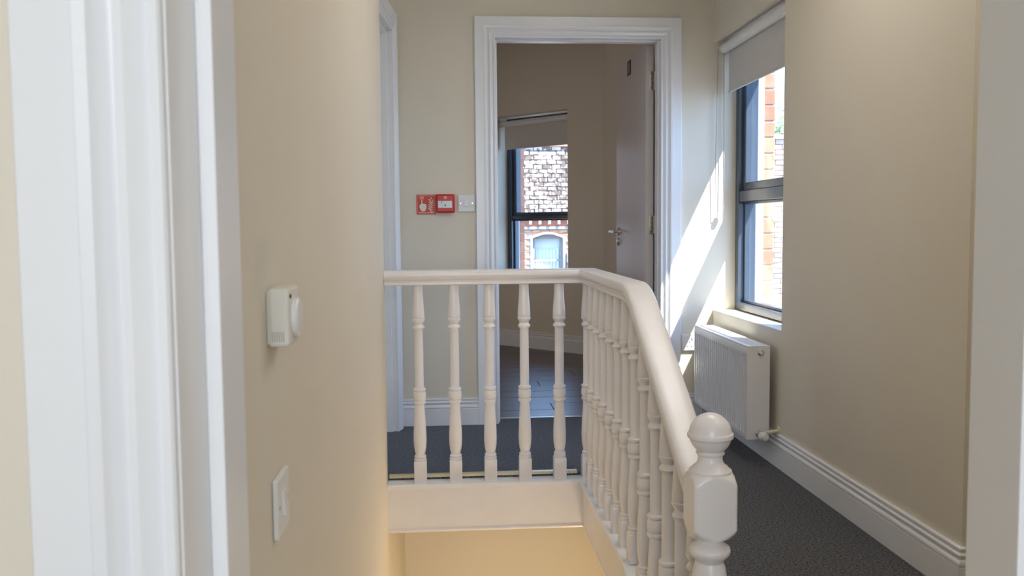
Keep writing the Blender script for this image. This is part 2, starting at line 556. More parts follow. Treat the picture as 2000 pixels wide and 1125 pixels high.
brick_leaf('wall_outer_far', FP + FN * 0.341, FD, FN, -2.6, FT + 0.60, -4.0, 3.0, (FW0 + 0.008, FW1 + 0.2, FZ0 - 0.02, FZ1 + 0.01), 17,
           'red brick outer wall around the far room window')

# ------------------------------------------------------------------ mouldings
ARCH = [(0, 0), (0, .009), (.002, .012), (.008, .012), (.0085, .007), (.0115, .006), (.015, .008), (.022, .0155), (.0255, .0185), (.031, .0185),
        (.0315, .012), (.035, .0105), (.040, .0125), (.046, .019), (.049, .024), (.0585, .026), (.0605, .022), (.103, .0215), (.105, .019), (.105, 0)]
def arch_prof(width, flip=False):
    k = width / 0.105
    return [((-a if flip else a) * k, b) for a, b in ARCH]
SKIRT = [(0, 0), (.018, 0), (.018, .084), (.0135, .0865), (.0135, .090), (.0185, .092), (.0185, .097), (.0165, .102), (.0110, .1065), (.0075, .1085), (.0075, .1115),
         (.0145, .1135), (.0150, .119), (.0115, .123), (.0065, .126), (.0065, .129), (.0115, .1305), (.0115, .136), (.0095, .138), (0, .138)]

def skirting(name, path, label):
    b = bmesh.new()
    sweep(b, path, SKIRT, N=(0, 0, 1))
    return struct(name, b, WHITE, label, 'skirting board', smooth=35)
# side = d x Z points to the right of travel
skirting('baseboard_far', [(-0.2395, YF, 0), (0.158, YF, 0)], 'white moulded skirting between the left doorway and the far door')
skirting('baseboard_far_right', [(1.215, YF, 0), (XR, YF, 0)], 'short white skirting beside the far door below the socket')
skirting('baseboard_right', [(XR, YF - 0.019, 0), (XR, 2.29, 0), (1.62, 2.29, 0)][::1], 'long white moulded skirting along the right wall under the radiator')
b0 = FP - FD * 2.4
skirting('baseboard_far_room', [b0, CORN - FD * 0.002], 'white skirting along the slanted wall of the far room')

def casing(name, org, du, n, u0, u1, ztop, zbot, width, label, cat='door casing', thin=1.0):
    """architrave round an opening; n points to the viewer's side of the wall"""
    org, du, n = Vector(org), Vector(du), Vector(n)
    path = [org + du * u0 + ZV * zbot, org + du * u0 + ZV * ztop, org + du * u1 + ZV * ztop, org + du * u1 + ZV * zbot]
    side = (path[1] - path[0]).normalized().cross(n)
    flip = side.dot(du) > 0
    b = bmesh.new()
    sweep(b, path, [(a, t * thin) for a, t in arch_prof(width, flip)], N=n)
    return tag(bm_obj(name, b, WHITE, smooth=35), label, cat, kind='structure')

def lining(parent, org, du, dv, u0, u1, zbot, ztop, d0, d1, stops, t=0.03, sp_=0.015):
    """door lining boards inside an opening plus stop strips (stops = depth range)"""
    mtx = Matrix(((du.x, dv.x, 0, org.x), (du.y, dv.y, 0, org.y), (0, 0, 1, 0), (0, 0, 0, 1)))
    for nm in ('lining', 'stop'):
        s0, s1 = (d0, d1) if nm == 'lining' else stops
        a, c = (0.0, t) if nm == 'lining' else (-sp_, 0.0)
        for q in range(3):
            b = bmesh.new()
            if q == 0:
                box(b, u0 - c, u0 - a, s0, s1, zbot, ztop + c, mtx, bevel=0.0015)
            elif q == 1:
                box(b, u1 + a, u1 + c, s0, s1, zbot, ztop + c, mtx, bevel=0.0015)
            else:
                box(b, u0 - a, u1 + a, s0, s1, ztop + a, ztop + c, mtx, bevel=0.0015)
            bm_obj(nm, b, WHITE, parent)

# far doorway casing (seen from the landing)
c1 = casing('trim_1', (0, YF, 0), XV, -YV, DX0, DX1, DZ, 0, 0.105, 'white moulded architrave around the open door at the landing end')
lining(c1, Vector((0, YF, 0)), XV, YV, DX0 + 0.0, DX1 - 0.0, 0.0, DZ, 0.0, 0.125, (0.03, 0.075), t=0.0118, sp_=0.009)
bm = bmesh.new()
box(bm, DX0 + 0.001, DX1 - 0.001, YF + 0.104, YF + 0.124, 0.0, 0.004, bevel=0.001)
tag(bm_obj('threshold_strip', bm, CHROME), 'thin metal threshold strip between landing carpet and plank floor', 'threshold strip')
# left doorway casing
c2 = casing('trim_2', LA, LD, -LN, 0.10, 0.85, 1.972, 0, 0.10, 'white architrave of the doorway left of the call point', thin=0.8)
lining(c2, LA, LD, LN, 0.10, 0.85, 0.0, 1.972, 0.0, 0.12, (0.02, 0.06), t=0.012)
# near doorway casing and rebated frame
c3 = casing('trim_3', (0, NY0, 0), XV, -YV, NS0 - 0.0165, NS1 + 0.0165, 1.6315, LOW, 0.113, 'white moulded architrave of the near doorway at the picture edges')
lining(c3, Vector((0, NY0, 0)), XV, YV, NS0 - 0.015, NS1 + 0.015, LOW, 1.63, 0.0, NY1 - NY0, (NYS - NY0, NY1 - NY0), t=0.025)

# ------------------------------------------------------------------ stairwell trim
bm = bmesh.new()
sweep(bm, [(XL, YW - 0.012, 0), (0.545, YW - 0.012, 0), (0.545, 2.63, 0), (0.545, 1.90, -0.44)],
      [(-0.012, -0.205), (0.002, -0.205), (0.004, -0.202), (0.004, -0.197), (0.001, -0.194), (0.001, -0.036), (0.006, -0.034), (0.006, -0.027), (0.003, -0.024), (-0.012, -0.022)])
tag(bm_obj('trim_4', bm, CREAMW, smooth=35), 'cream fascia board along the stairwell edge under the balusters', 'fascia board', kind='structure')
bm = bmesh.new()
box(bm, XL + 0.004, 0.53, YW + 0.0595, YW + 0.084, -0.003, 0.009, bevel=0.001)
tag(bm_obj('trim_5', bm, BRASS), 'thin pale carpet edge strip behind the balusters of the short run', 'carpet strip', kind='structure')

# ------------------------------------------------------------------ balustrade
RX, RY = 0.57, 3.585
bal = empty('stair_balustrade', (RX, 1.85, LOW))
tag(bal, 'ivory painted stair balustrade with turned balusters, handrail and ball topped newel', 'balustrade')
SL, YB = 0.60, 2.64
def drop(y):
    return max(0.0, (YB - y) * SL)
# handrail
HRH = [(0.028, 0.0), (0.032, 0.003), (0.032, 0.012), (0.0275, 0.015), (0.0275, 0.019), (0.034, 0.023), (0.040, 0.030), (0.042, 0.038), (0.0415, 0.046),
       (0.0395, 0.053), (0.0355, 0.0572), (0.029, 0.0588), (0.014, 0.0597)]
HR = HRH + [(-a, b) for a, b in reversed(HRH)]
path = [(XL + 0.001, RY, 0.789), (RX, RY, 0.789)]
path.append((RX, YB + 0.07, 0.789))
for k in range(1, 7):
    t = k / 7.0
    path.append((RX, YB + 0.07 - 0.14 * t, 0.789 - 0.5 * SL * 0.14 * t * t))
path.append((RX, YB - 0.07, 0.789 - SL * 0.07))
path.append((RX, 1.890, 0.789 - drop(1.890)))
bm = bmesh.new()
sweep(bm, path, HR)
bm_obj('handrail', bm, CREAMW, bal, smooth=40)
# base rail
bm = bmesh.new()
sweep(bm, [(XL + 0.001, RY, -0.010), (RX, RY, -0.010), (RX, YB, -0.010), (RX, 1.89, -0.010 - drop(1.89))],
      [(-0.034, -0.020), (0.040, -0.020), (0.043, -0.016), (0.043, -0.004), (0.040, 0.0), (-0.034, 0.0)])
bm_obj('base_rail', bm, WHITE, bal, smooth=35)

def turned_baluster():
    b = bmesh.new()
    P = [(.0215, .090), (.0225, .094), (.0225, .099), (.0190, .102), (.0215, .105), (.0215, .110), (.0185, .113), (.0175, .120), (.0200, .130), (.0225, .150), (.0235, .175),
         (.0230, .205), (.0212, .245), (.0190, .285), (.0175, .315), (.0180, .322), (.0225, .325), (.0235, .330), (.0225, .335), (.0190, .337), (.0225, .341), (.0238, .350),
         (.0238, .362), (.0225, .371), (.0190, .374), (.0225, .377), (.0235, .381), (.0225, .386), (.0175, .388), (.0165, .395), (.0165, .480), (.0160, .560), (.0158, .618),
         (.0170, .623), (.0205, .626), (.0228, .631), (.0205, .637), (.0170, .641), (.0160, .645), (.0185, .650), (.0215, .655), (.0238, .660), (.0238, .665), (.0215, .667),
         (.0228, .671), (.0225, .685), (.0205, .720), (.0180, .760), (.0172, .800)]
    lathe(b, [(r * 1.12, z) for r, z in P], seg=20)
    box(b, -.0252, .0252, -.0252, .0252, 0.0, .090, bevel=0.002)
    return b
bb = turned_baluster()
bo = bm_obj('baluster', bb, CREAMW, bal, smooth=38, loc=(0, 0, 0))
bmesh_data = bo.data
bpy.data.objects.remove(bo)
spots = [(x, RY, -0.012) for x in (-0.114, 0.029, 0.170, 0.311, 0.453)]
for k in range(13):
    yy = 3.590 - 0.1335 * k
    spots.append((RX, yy, -0.012 - drop(yy)))
for p in spots:
    o = bpy.data.objects.new('baluster', bmesh_data)
    COL.objects.link(o)
    o.parent = bal
    o.location = Vector(p) - bal.location
# newel post
NX, NYC = 0.560, 1.858
bm = bmesh.new()
HB = 0.0465
def newel_block(b, z0, z1, sh, hb, top=True, bottom=True):
    SG, rings = 64, []
    lv = [(z0 + sh * t / 6, t / 6 if bottom else 1.0) for t in range(7)] + [(z1 - sh * t / 6, t / 6 if top else 1.0) for t in range(6, -1, -1)]
    for z, k in lv:
        rc = hb * (1.0 + 0.40 * math.sin(k * math.pi / 2))
        ring = []
        for q in range(SG):
            th = 2 * math.pi * (q + 0.5) / SG
            sq = hb / max(abs(math.cos(th)), abs(math.sin(th)))
            r_ = min(sq, rc, hb * 1.36)
            ring.append(b.verts.new((NX + r_ * math.cos(th), NYC + r_ * math.sin(th), z)))
        rings.append(ring)
    for r1, r2 in zip(rings, rings[1:]):
        for q in range(SG):
            j = (q + 1) % SG
            b.faces.new((r1[q], r1[j], r2[j], r2[q]))
    b.faces.new(list(reversed(rings[0])))
    b.faces.new(rings[-1])
newel_block(bm, 0.352, 0.490, 0.030, HB)
lathe(bm, [(.030, .480), (.044, .486), (.0455, .490), (.0455, .495), (.041, .498), (.038, .502), (.030, .508), (.0262, .516), (.0262, .526), (.030, .530), (.030, .534)], NX, NYC, 32)
lathe(bm, [(.030, .364), (.036, .357), (.030, .352), (.0275, .345), (.028, .338), (.034, .332), (.043, .325), (.0445, .318), (.042, .310), (.034, .302), (.030, .294), (.034, .280),
           (.041, .24), (.043, .20), (.040, .14), (.034, .06), (.030, .0), (.036, -.01), (.042, -.02), (.036, -.03), (.044, -.04)], NX, NYC, 32)
box(bm, NX - HB, NX + HB, NYC - HB, NYC + HB, LOW, -0.04, bevel=0.003)
nw = bm_obj('newel_post', bm, CREAMW, bal, smooth=40)
bm = bmesh.new()
ball = []
R = 0.0455
for k in range(0, 25):
    a = math.pi * (k / 24.0)
    z = 0.5725 - R * math.cos(a)
    r = R * math.sin(a)
    if r < 0.026 and z < 0.57:
        continue
    ball.append((max(r, 0.0008), z))
bz = [p for p in ball if p[1] < 0.562] + [(0.0455, 0.5635), (0.0485, 0.5655), (0.0492, 0.570), (0.0485, 0.5745), (0.0455, 0.5765)] + [p for p in ball if p[1] > 0.578]
bz = [(0.027, 0.530)] + bz
lathe(bm, bz, NX, NYC, 36)
bm_obj('ball_finial', bm, CREAMW, nw, smooth=40)

# ------------------------------------------------------------------ windows
def make_window(name, org, du, dv, u0, u1, z0, z1, zt, d0, label, th=0.055, sr=0.042):
    """casement: du along the opening, dv outward, d0 depth of the frame's room face, zt transom height"""
    org = Vector(org)
    mtx = Matrix(((du.x, dv.x, 0, org.x), (du.y, dv.y, 0, org.y), (0, 0, 1, 0), (0, 0, 0, 1)))
    root = empty(name, org + du * (u0 + u1) / 2 + dv * d0 + ZV * z0)
    tag(root, label, 'window', kind='structure')
    def part(nm, boxes, m, bevel=0.002):
        b = bmesh.new()
        for q in boxes:
            box(b, *q, mtx, bevel=bevel)
        return bm_obj(nm, b, m, root)
    fw_, D = 0.046, 0.092
    part('frame', [(u0, u0 + fw_, d0, d0 + D, z0, z1), (u1 - fw_, u1, d0, d0 + D, z0, z1),
                   (u0 + fw_, u1 - fw_, d0, d0 + D, z0, z0 + 0.036), (u0 + fw_, u1 - fw_, d0, d0 + D, z1 - fw_, z1)], FRAME)
    part('transom', [(u0 + fw_, u1 - fw_, d0 + 0.004, d0 + D, zt, zt + th)], FRAME, 0.004)
    s0, s1, sz0, sz1 = u0 + fw_, u1 - fw_, zt + th, z1 - fw_
    sw = 0.036
    part('sash', [(s0, s0 + sw, d0 + 0.022, d0 + 0.09, sz0, sz1), (s1 - sw, s1, d0 + 0.022, d0 + 0.09, sz0, sz1),
                  (s0 + sw, s1 - sw, d0 + 0.022, d0 + 0.09, sz0, sz0 + sr), (s0 + sw, s1 - sw, d0 + 0.022, d0 + 0.09, sz1 - sw, sz1)], FRAME, 0.005)
    g = 0.014
    part('glazing_bead', [(s0, s0 + g, d0 + 0.03, d0 + 0.062, z0 + 0.036, zt), (s1 - g, s1, d0 + 0.03, d0 + 0.062, z0 + 0.036, zt),
                          (s0 + g, s1 - g, d0 + 0.03, d0 + 0.062, z0 + 0.036, z0 + 0.036 + g), (s0 + g, s1 - g, d0 + 0.03, d0 + 0.062, zt - g, zt)], FRAME, 0.003)
    for (a, b_, c, e) in ((s0 + sw, s1 - sw, sz0 + sr, sz1 - sw), (s0 + g, s1 - g, z0 + 0.036 + g, zt - g)):
        b = bmesh.new()
        dd = d0 + 0.050
        box(b, a, b_, dd, dd + 0.004, c, e, mtx)
        bm_obj('pane', b, GLASS, root)
    part('outer_lining', [(u0 + 0.001, u0 + 0.012, d0 + D + 0.001, d0 + 0.145, z0, z1), (u1 - 0.012, u1 - 0.001, d0 + D + 0.001, d0 + 0.145, z0, z1)], LAVENDER, 0.001)
    part('outer_sill', [(u0 - 0.02, u1 + 0.02, d0 + D + 0.001, d0 + 0.27, z0 - 0.05, z0 - 0.004)], STONE, 0.003)
    return root
make_window('window_1', (XR, 0, 0), YV, XV, WY0 + 0.002, WY1 - 0.002, WZ0 + 0.004, WZ1 - 0.002, 1.135, 0.115,
            'dark grey framed two pane window in the right wall above the radiator')
make_window('window_2', FP, FD, FN, FW0 + 0.002, FW1 - 0.002, FZ0 + 0.004, FZ1 - 0.002, 1.078, 0.185,
            'dark grey framed window seen through the open door in the far room', th=0.032, sr=0.028)

def roller_blind(org, du, dv, u0, u1, ztop, zbot, depth, label, chain_u=None):
    org = Vector(org)
    mtx = Matrix(((du.x, dv.x, 0, org.x), (du.y, dv.y, 0, org.y), (0, 0, 1, 0), (0, 0, 0, 1)))
    root = empty('roller_blind', org + du * (u0 + u1) / 2 + dv * depth + ZV * zbot)
    tag(root, label, 'blind')
    rr = 0.024
    zc = ztop - rr - 0.006
    rot = mtx @ Matrix.Translation((0, depth - rr * 0.9, zc)) @ Matrix.Rotation(math.radians(-90), 4, 'X')
    def along(b, r, a, c):
        # cylinder along u
        M = mtx @ Matrix(((0, 0, 1, 0), (1, 0, 0, depth - rr * 0.9), (0, 1, 0, zc), (0, 0, 0, 1)))
        lathe(b, [(r, a), (r, c)], seg=28, mtx=M)
    b = bmesh.new()
    along(b, rr, u0 + 0.014, u1 - 0.014)
    bm_obj('roller', b, PLASTIC, root, smooth=40)
    for a, c in ((u0, u0 + 0.012), (u1 - 0.012, u1)):
        b = bmesh.new()
        along(b, rr + 0.003, a, c)
        bm_obj('bracket', b, PLASTIC, root, smooth=40)
    b = bmesh.new()
    box(b, u0 + 0.022, u1 - 0.022, depth, depth + 0.0012, zbot + 0.012, zc, mtx)
    bm_obj('fabric', b, FABRIC, root)
    b = bmesh.new()
    box(b, u0 + 0.022, u1 - 0.022, depth - 0.004, depth + 0.005, zbot, zbot + 0.012, mtx, bevel=0.002)
    bm_obj('bottom_bar', b, FABRIC, root)
    if chain_u is not None:
        pts = []
        zb = 1.085
        a, c = depth - 0.060, depth - 0.024
        pts.append((chain_u, c, zc))
        pts.append((chain_u, c + 0.004, zb + 0.25))
        for k in range(9):
            t = math.pi * k / 8
            pts.append((chain_u, (a + c) / 2 + (c - a) / 2 * math.cos(t), zb - 0.02 * math.sin(t)))
        pts.append((chain_u, a - 0.004, zb + 0.25))
        pts.append((chain_u, c - 0.03, zc))
        b = bmesh.new()
        tube(b, [mtx @ Vector(p) for p in pts], 0.0019, 8)
        bm_obj('pull_chain', b, CHAIN, root, smooth=60)
        b = bmesh.new()
        box(b, chain_u - 0.007, chain_u + 0.012, (a + c) / 2 - 0.012, (a + c) / 2 + 0.012, zb - 0.034, zb - 0.008, mtx, bevel=0.004)
        bm_obj('chain_holder', b, PLASTIC, root)
    return root
roller_blind((XR, 0, 0), YV, XV, WY0 + 0.006, WY1 - 0.008, WZ1 - 0.008, 1.690, 0.066, 'white roller blind drawn a little way down over the landing window', chain_u=WY1 - 0.020)
roller_blind(FP, FD, FN, FW0 + 0.012, FW1 - 0.01, FZ1 - 0.022, 1.678, 0.125, 'pale roller blind over the top of the far room window')

# ------------------------------------------------------------------ far door leaf, open into the far room
HXo, HYo = 1.074, YF + 0.185
leaf = empty('door_1', (HXo, HYo, 0.006))
tag(leaf, 'pale painted door standing open into the far room with steel lever handle', 'door', kind='structure')
bm = bmesh.new()
box(bm, HXo, HXo + 0.042, HYo, HYo + 0.826, 0.006, 1.985, bevel=0.002)
bm_obj('leaf_panel', bm, DOORM, leaf)
for z0 in (1.735, 0.97, 0.20):
    b = bmesh.new()
    box(b, HXo + 0.018, HXo + 0.042, HYo - 0.002, HYo + 0.0, z0, z0 + 0.10, bevel=0.0008)
    lathe(b, [(.005, z0), (.005, z0 + .10)], HXo + 0.046, HYo - 0.004, 12)
    h = bm_obj('hinge', b, HINGE, leaf, smooth=40)
    for zz in (0.015, 0.038, 0.062, 0.085):
        b = bmesh.new()
        M = Matrix.Translation((HXo + 0.028 + (0.005 if zz in (0.038, 0.085) else 0), HYo - 0.002, z0 + zz)) @ Matrix.Rotation(math.radians(90), 4, 'X')
        lathe(b, [(.003, 0), (.0025, .0008)], seg=10, mtx=M)
        bm_obj('screw', b, DARK, h)
hy = HYo + 0.826 - 0.058
M0 = Matrix(((0, 0, -1, HXo), (1, 0, 0, hy), (0, 1, 0, 0.98), (0, 0, 0, 1)))
b = bmesh.new()
lathe(b, [(.026, 0), (.026, .006), (.024, .008)], seg=28, mtx=M0)
hr = bm_obj('handle_rose', b, CHROME, leaf, smooth=40)
b = bmesh.new()
tube(b, [(HXo - 0.006, hy, 0.98), (HXo - 0.045, hy, 0.98), (HXo - 0.054, hy - 0.004, 0.98), (HXo - 0.058, hy - 0.015, 0.98), (HXo - 0.058, hy - 0.11, 0.98)], 0.0085, 14)
bm_obj('lever', b, CHROME, hr, smooth=50)
M1 = Matrix(((0, 0, -1, HXo), (1, 0, 0, hy), (0, 1, 0, 0.918), (0, 0, 0, 1)))
b = bmesh.new()
lathe(b, [(.026, 0), (.026, .006), (.024, .008)], seg=28, mtx=M1)
box(b, HXo - 0.014, HXo - 0.008, hy - 0.004, hy + 0.004, 0.905, 0.933, bevel=0.001)
bm_obj('lock_escutcheon', b, CHROME, leaf, smooth=40)
b = bmesh.new()
box(b, HXo - 0.003, HXo - 0.0005, 5.155, 5.245, 1.886, 1.968)
pl = bm_obj('door_plate', b, mat('dark_bronze_plate', (0.05, 0.035, 0.03), 0.4), leaf)
b = bmesh.new()
box(b, HXo - 0.0035, HXo - 0.003, 5.172, 5.228, 1.898, 1.956)
bm_obj('plate_inset', b, mat('grey_plate_inset', (0.30, 0.26, 0.24), 0.5), pl)

# ------------------------------------------------------------------ radiator
rad = empty('radiator', (1.31, 4.06, 0.11))
tag(rad, 'white ribbed panel radiator under the landing window', 'radiator')
RY0, RY1, RZ0, RZ1, RXF, RXB = 3.663, 4.462, 0.108, 0.505, 1.258, 1.358
bm = bmesh.new()
NF = 24
pitch = (RY1 - RY0 - 0.03) / NF
ys, wv = [RY0], [0.0]
for i in range(NF):
    for t, v in ((0.0, 0), (0.34, 0), (0.46, 1), (0.82, 1), (0.94, 0)):
        ys.append(RY0 + 0.015 + (i + t) * pitch)
        wv.append(v)
ys.append(RY1)
wv.append(0)
zsr = [(RZ0, 0, .006), (RZ0 + .004, 0, .001), (RZ0 + .022, 0, 0), (RZ0 + .030, .5, 0), (RZ0 + .040, 1, 0), (RZ1 - .052, 1, 0), (RZ1 - .042, .6, 0), (RZ1 - .034, 0, 0), (RZ1 - .008, 0, .0005), (RZ1 - .002, 0, .004)]
grid = []
for z, k, back in zsr:
    grid.append([bm.verts.new((RXF + back + 0.015 * k * v, yy, z)) for yy, v in zip(ys, wv)])
for a, b in zip(grid, grid[1:]):
    for i in range(len(ys) - 1):
        bm.faces.new((a[i], a[i + 1], b[i + 1], b[i]))
bm_obj('front_panel', bm, RADW, rad, smooth=30)
bm = bmesh.new()
box(bm, RXB - 0.012, RXB, RY0 + 0.004, RY1 - 0.004, RZ0, RZ1 - 0.01, bevel=0.002)
bm_obj('back_panel', bm, RADW, rad)
bm = bmesh.new()
box(bm, RXF + 0.022, RXB - 0.014, RY0 + 0.006, RY1 - 0.006, RZ0 + 0.02, RZ1 - 0.03)
bm_obj('convector_core', bm, mat('grey_convector', (0.35, 0.35, 0.36), 0.6), rad)
for yy in (RY0, RY1 - 0.0015):
    bm = bmesh.new()
    box(bm, RXF + 0.0005, RXB, yy - (0.0015 if yy == RY0 else 0), yy + (0 if yy == RY0 else 0.0015), RZ0, RZ1 - 0.002, bevel=0.0005)
    bm_obj('side_panel', bm, RADW, rad)
bm = bmesh.new()
zt = RZ1
box(bm, RXF + 0.002, RXF + 0.022, RY0 - 0.002, RY1 + 0.002, zt - 0.006, zt + 0.002, bevel=0.0015)
box(bm, RXB - 0.020, RXB, RY0 - 0.002, RY1 + 0.002, zt - 0.006, zt + 0.002, bevel=0.0015)
box(bm, RXF + 0.022, RXB - 0.020, RY0 - 0.002, RY0 + 0.012, zt - 0.006, zt + 0.002)
box(bm, RXF + 0.022, RXB - 0.020, RY1 - 0.012, RY1 + 0.002, zt - 0.006, zt + 0.002)
top = bm_obj('top_frame', bm, RADW, rad)
sm = None
n = 52
for i in range(n):
    yy = RY0 + 0.018 + i * (RY1 - RY0 - 0.036) / (n - 1)
    if sm is None:
        b = bmesh.new()
        box(b, RXF + 0.020, RXB - 0.018, -0.0042, 0.0042, zt - 0.005, zt + 0.001)
        sm = bpy.data.meshes.new('grille_slat')
        b.to_mesh(sm)
        b.free()
        sm.materials.append(RADW)
    o = bpy.data.objects.new('grille_slat', sm)
    COL.objects.link(o)
    o.parent = top
    o.location = (0, yy, 0)
def ycyl(b, prof, x, y, z):
    lathe(b, prof, seg=20, mtx=Matrix(((1, 0, 0, x), (0, 0, -1, y), (0, 1, 0, z), (0, 0, 0, 1))))
b = bmesh.new()
ycyl(b, [(.0135, .001), (.0135, .004), (.011, .006)], 1.318, RY0, 0.478)
vp = bm_obj('vent_plug', b, CHROME, rad, smooth=40)
b = bmesh.new()
ycyl(b, [(.007, .006), (.007, .012), (.005, .013)], 1.318, RY0, 0.478)
bm_obj('vent_screw', b, PLASTIC, vp, smooth=40)
b = bmesh.new()
ycyl(b, [(.014, .001), (.014, .008), (.011, .009), (.011, .020), (.013, .021), (.013, .032), (.009, .033), (.009, .040)], 1.312, RY0, 0.134)
vb = bm_obj('valve_body', b, CHROME, rad, smooth=40)
b = bmesh.new()
ycyl(b, [(.009, .038), (.0155, .040), (.0165, .044), (.0165, .075), (.0145, .082), (.010, .084)], 1.312, RY0, 0.134)
for i in range(12):
    a = 2 * math.pi * i / 12
    ycyl(b, [(.002, .045), (.002, .074)], 1.312 + .0162 * math.cos(a), RY0, 0.134 + .0162 * math.sin(a))
bm_obj('valve_cap', b, PLASTIC, vb, smooth=40)
b = bmesh.new()
tube(b, [(1.312, RY0 - 0.026, 0.134), (1.335, RY0 - 0.030, 0.142), (XR - 0.001, RY0 - 0.030, 0.150)], 0.0085, 14)
pp = bm_obj('supply_pipe', b, BEIGEP, vb, smooth=50)
b = bmesh.new()
lathe(b, [(.020, 0), (.020, .003), (.014, .008)], seg=20, mtx=Matrix(((0, 0, -1, XR), (1, 0, 0, RY0 - 0.030), (0, 1, 0, 0.150), (0, 0, 0, 1))))
bm_obj('pipe_collar', b, BEIGEP, pp, smooth=40)
b = bmesh.new()
ycyl(b, [(.012, .0), (.012, -.012), (.009, -.013), (.009, -.03), (.012, -.031), (.012, -.05)], 1.312, RY1 + 0.002, 0.134)
tube(b, [(1.312, RY1 + 0.04, 0.134), (1.312, RY1 + 0.04, 0.0)], 0.0075, 12)
bm_obj('lockshield_valve', b, PLASTIC, rad, smooth=40)
for yy in (RY0 + 0.12, RY1 - 0.12):
    bm = bmesh.new()
    box(bm, RXB, XR - 0.001, yy - 0.015, yy + 0.015, RZ0 + 0.04, RZ1 - 0.05)
    bm_obj('wall_bracket', bm, RADW, rad)

# ------------------------------------------------------------------ small wall fittings
def plate(name, label, cat, loc, rz):
    """root with local x across, local -y out of the wall, z up"""
    r_ = empty(name, loc, rz)
    tag(r_, label, cat)
    return r_
def lbox(parent, nm, m, *dims, bevel=0.0, smooth=None):
    b = bmesh.new()
    box(b, *dims, bevel=bevel)
    o = bm_obj(nm, b, m, parent, smooth=smooth, loc=(0, 0, 0))
    return o
def sub(parent, nm, bm_, m, smooth=None):
    return bm_obj(nm, bm_, m, parent, smooth=smooth, loc=(0, 0, 0))
def poly(b, pts, y0, y1):
    f = [b.verts.new((x, y0, z)) for x, z in pts]
    k = [b.verts.new((x, y1, z)) for x, z in pts]
    b.faces.new(f)
    b.faces.new(list(reversed(k)))
    for i in range(len(pts)):
        j = (i + 1) % len(pts)
        b.faces.new((f[i], f[j], k[j], k[i]))

# fire alarm sign
s = plate('fire_alarm_sign', 'square red sign with white pressing hand and flames', 'sign', (-0.145, YF, 1.083), 0)
lbox(s, 'sign_board', RED2, 0.0, 0.096, -0.003, -0.0003, 0.0, 0.100, bevel=0.0006)
b = bmesh.new()
for q in ((0.005, 0.091, 0.0935, 0.095), (0.005, 0.091, 0.005, 0.0062), (0.005, 0.0062, 0.0062, 0.0935), (0.0898, 0.091, 0.0062, 0.0935)):
    box(b, q[0], q[1], -0.0036, -0.003, q[2], q[3])
sub(s, 'border_line', b, mat('sign_line_pale', (0.75, 0.55, 0.42), 0.5))
b = bmesh.new()
poly(b, [(0.019, 0.050), (0.0245, 0.052), (0.0245, 0.072), (0.027, 0.075), (0.030, 0.072), (0.030, 0.053), (0.037, 0.055), (0.044, 0.053), (0.050, 0.049), (0.050, 0.034), (0.046, 0.022),
         (0.040, 0.016), (0.027, 0.016), (0.021, 0.022), (0.016, 0.034), (0.015, 0.044)], -0.0038, -0.003)
sub(s, 'hand_symbol', b, SIGNW)
b = bmesh.new()
for q in ((0.017, 0.037, 0.088, 0.090), (0.017, 0.037, 0.077, 0.079), (0.017, 0.019, 0.079, 0.088), (0.035, 0.037, 0.079, 0.088)):
    box(b, q[0], q[1], -0.0037, -0.003, q[2], q[3])
lathe(b, [(.003, 0), (.003, .0007)], seg=14, mtx=Matrix(((1, 0, 0, 0.027), (0, 0, -1, -0.003), (0, 1, 0, 0.0835), (0, 0, 0, 1))))
sub(s, 'button_symbol', b, SIGNW)
b = bmesh.new()
for k, (x0, z0, L) in enumerate(((0.060, 0.076, 0.026), (0.062, 0.064, 0.024), (0.060, 0.052, 0.025), (0.058, 0.041, 0.026), (0.058, 0.030, 0.026), (0.071, 0.085, 0.016))):
    pts = []
    for t in range(7):
        q = t / 6
        pts.append((x0 + L * q, z0 - 0.017 * q + 0.004 * math.sin(math.pi * 2 * q)))
    low = [(x, z - 0.0062 * math.sin(math.pi * (0.12 + 0.8 * i / 6))) for i, (x, z) in enumerate(pts)]
    poly(b, pts + low[::-1], -0.0037, -0.003)
sub(s, 'flame_symbol', b, SIGNW)
b = bmesh.new()
x = 0.013
for L in (0.010, 0.013, 0.010, 0.004, 0.012, 0.009, 0.010):
    box(b, x, x + L - 0.002, -0.0036, -0.003, 0.0085, 0.0115)
    x += L + 0.0015
sub(s, 'caption_line', b, SIGNW)
# call point
s = plate('fire_call_point', 'red break glass fire call point between the red sign and white switch', 'call point', (-0.046, YF, 1.090), 0)
lbox(s, 'housing', RED, 0.0, 0.094, -0.032, -0.0003, 0.0, 0.094, bevel=0.006)
lbox(s, 'front_rim', RED, 0.004, 0.090, -0.036, -0.030, 0.004, 0.090, bevel=0.004)
lbox(s, 'glass_element', GREYW, 0.009, 0.081, -0.0385, -0.034, 0.024, 0.060, bevel=0.0015)
b = bmesh.new()
lathe(b, [(.0040, 0), (.0038, .0010)], seg=18, mtx=Matrix(((1, 0, 0, 0.046), (0, 0, -1, -0.0382), (0, 1, 0, 0.038), (0, 0, 0, 1))))
box(b, 0.028, 0.0305, -0.0390, -0.0382, 0.047, 0.061)
sub(s, 'press_mark', b, DARK)
b = bmesh.new()
lathe(b, [(.0085, 0), (.0080, .002), (.003, .004)], seg=20, mtx=Matrix(((1, 0, 0, 0.046), (0, 0, -1, -0.036), (0, 1, 0, 0.076), (0, 0, 0, 1))))
sub(s, 'indicator_lens', b, mat('pale_pink_lens', (0.78, 0.45, 0.38), 0.3), 40)
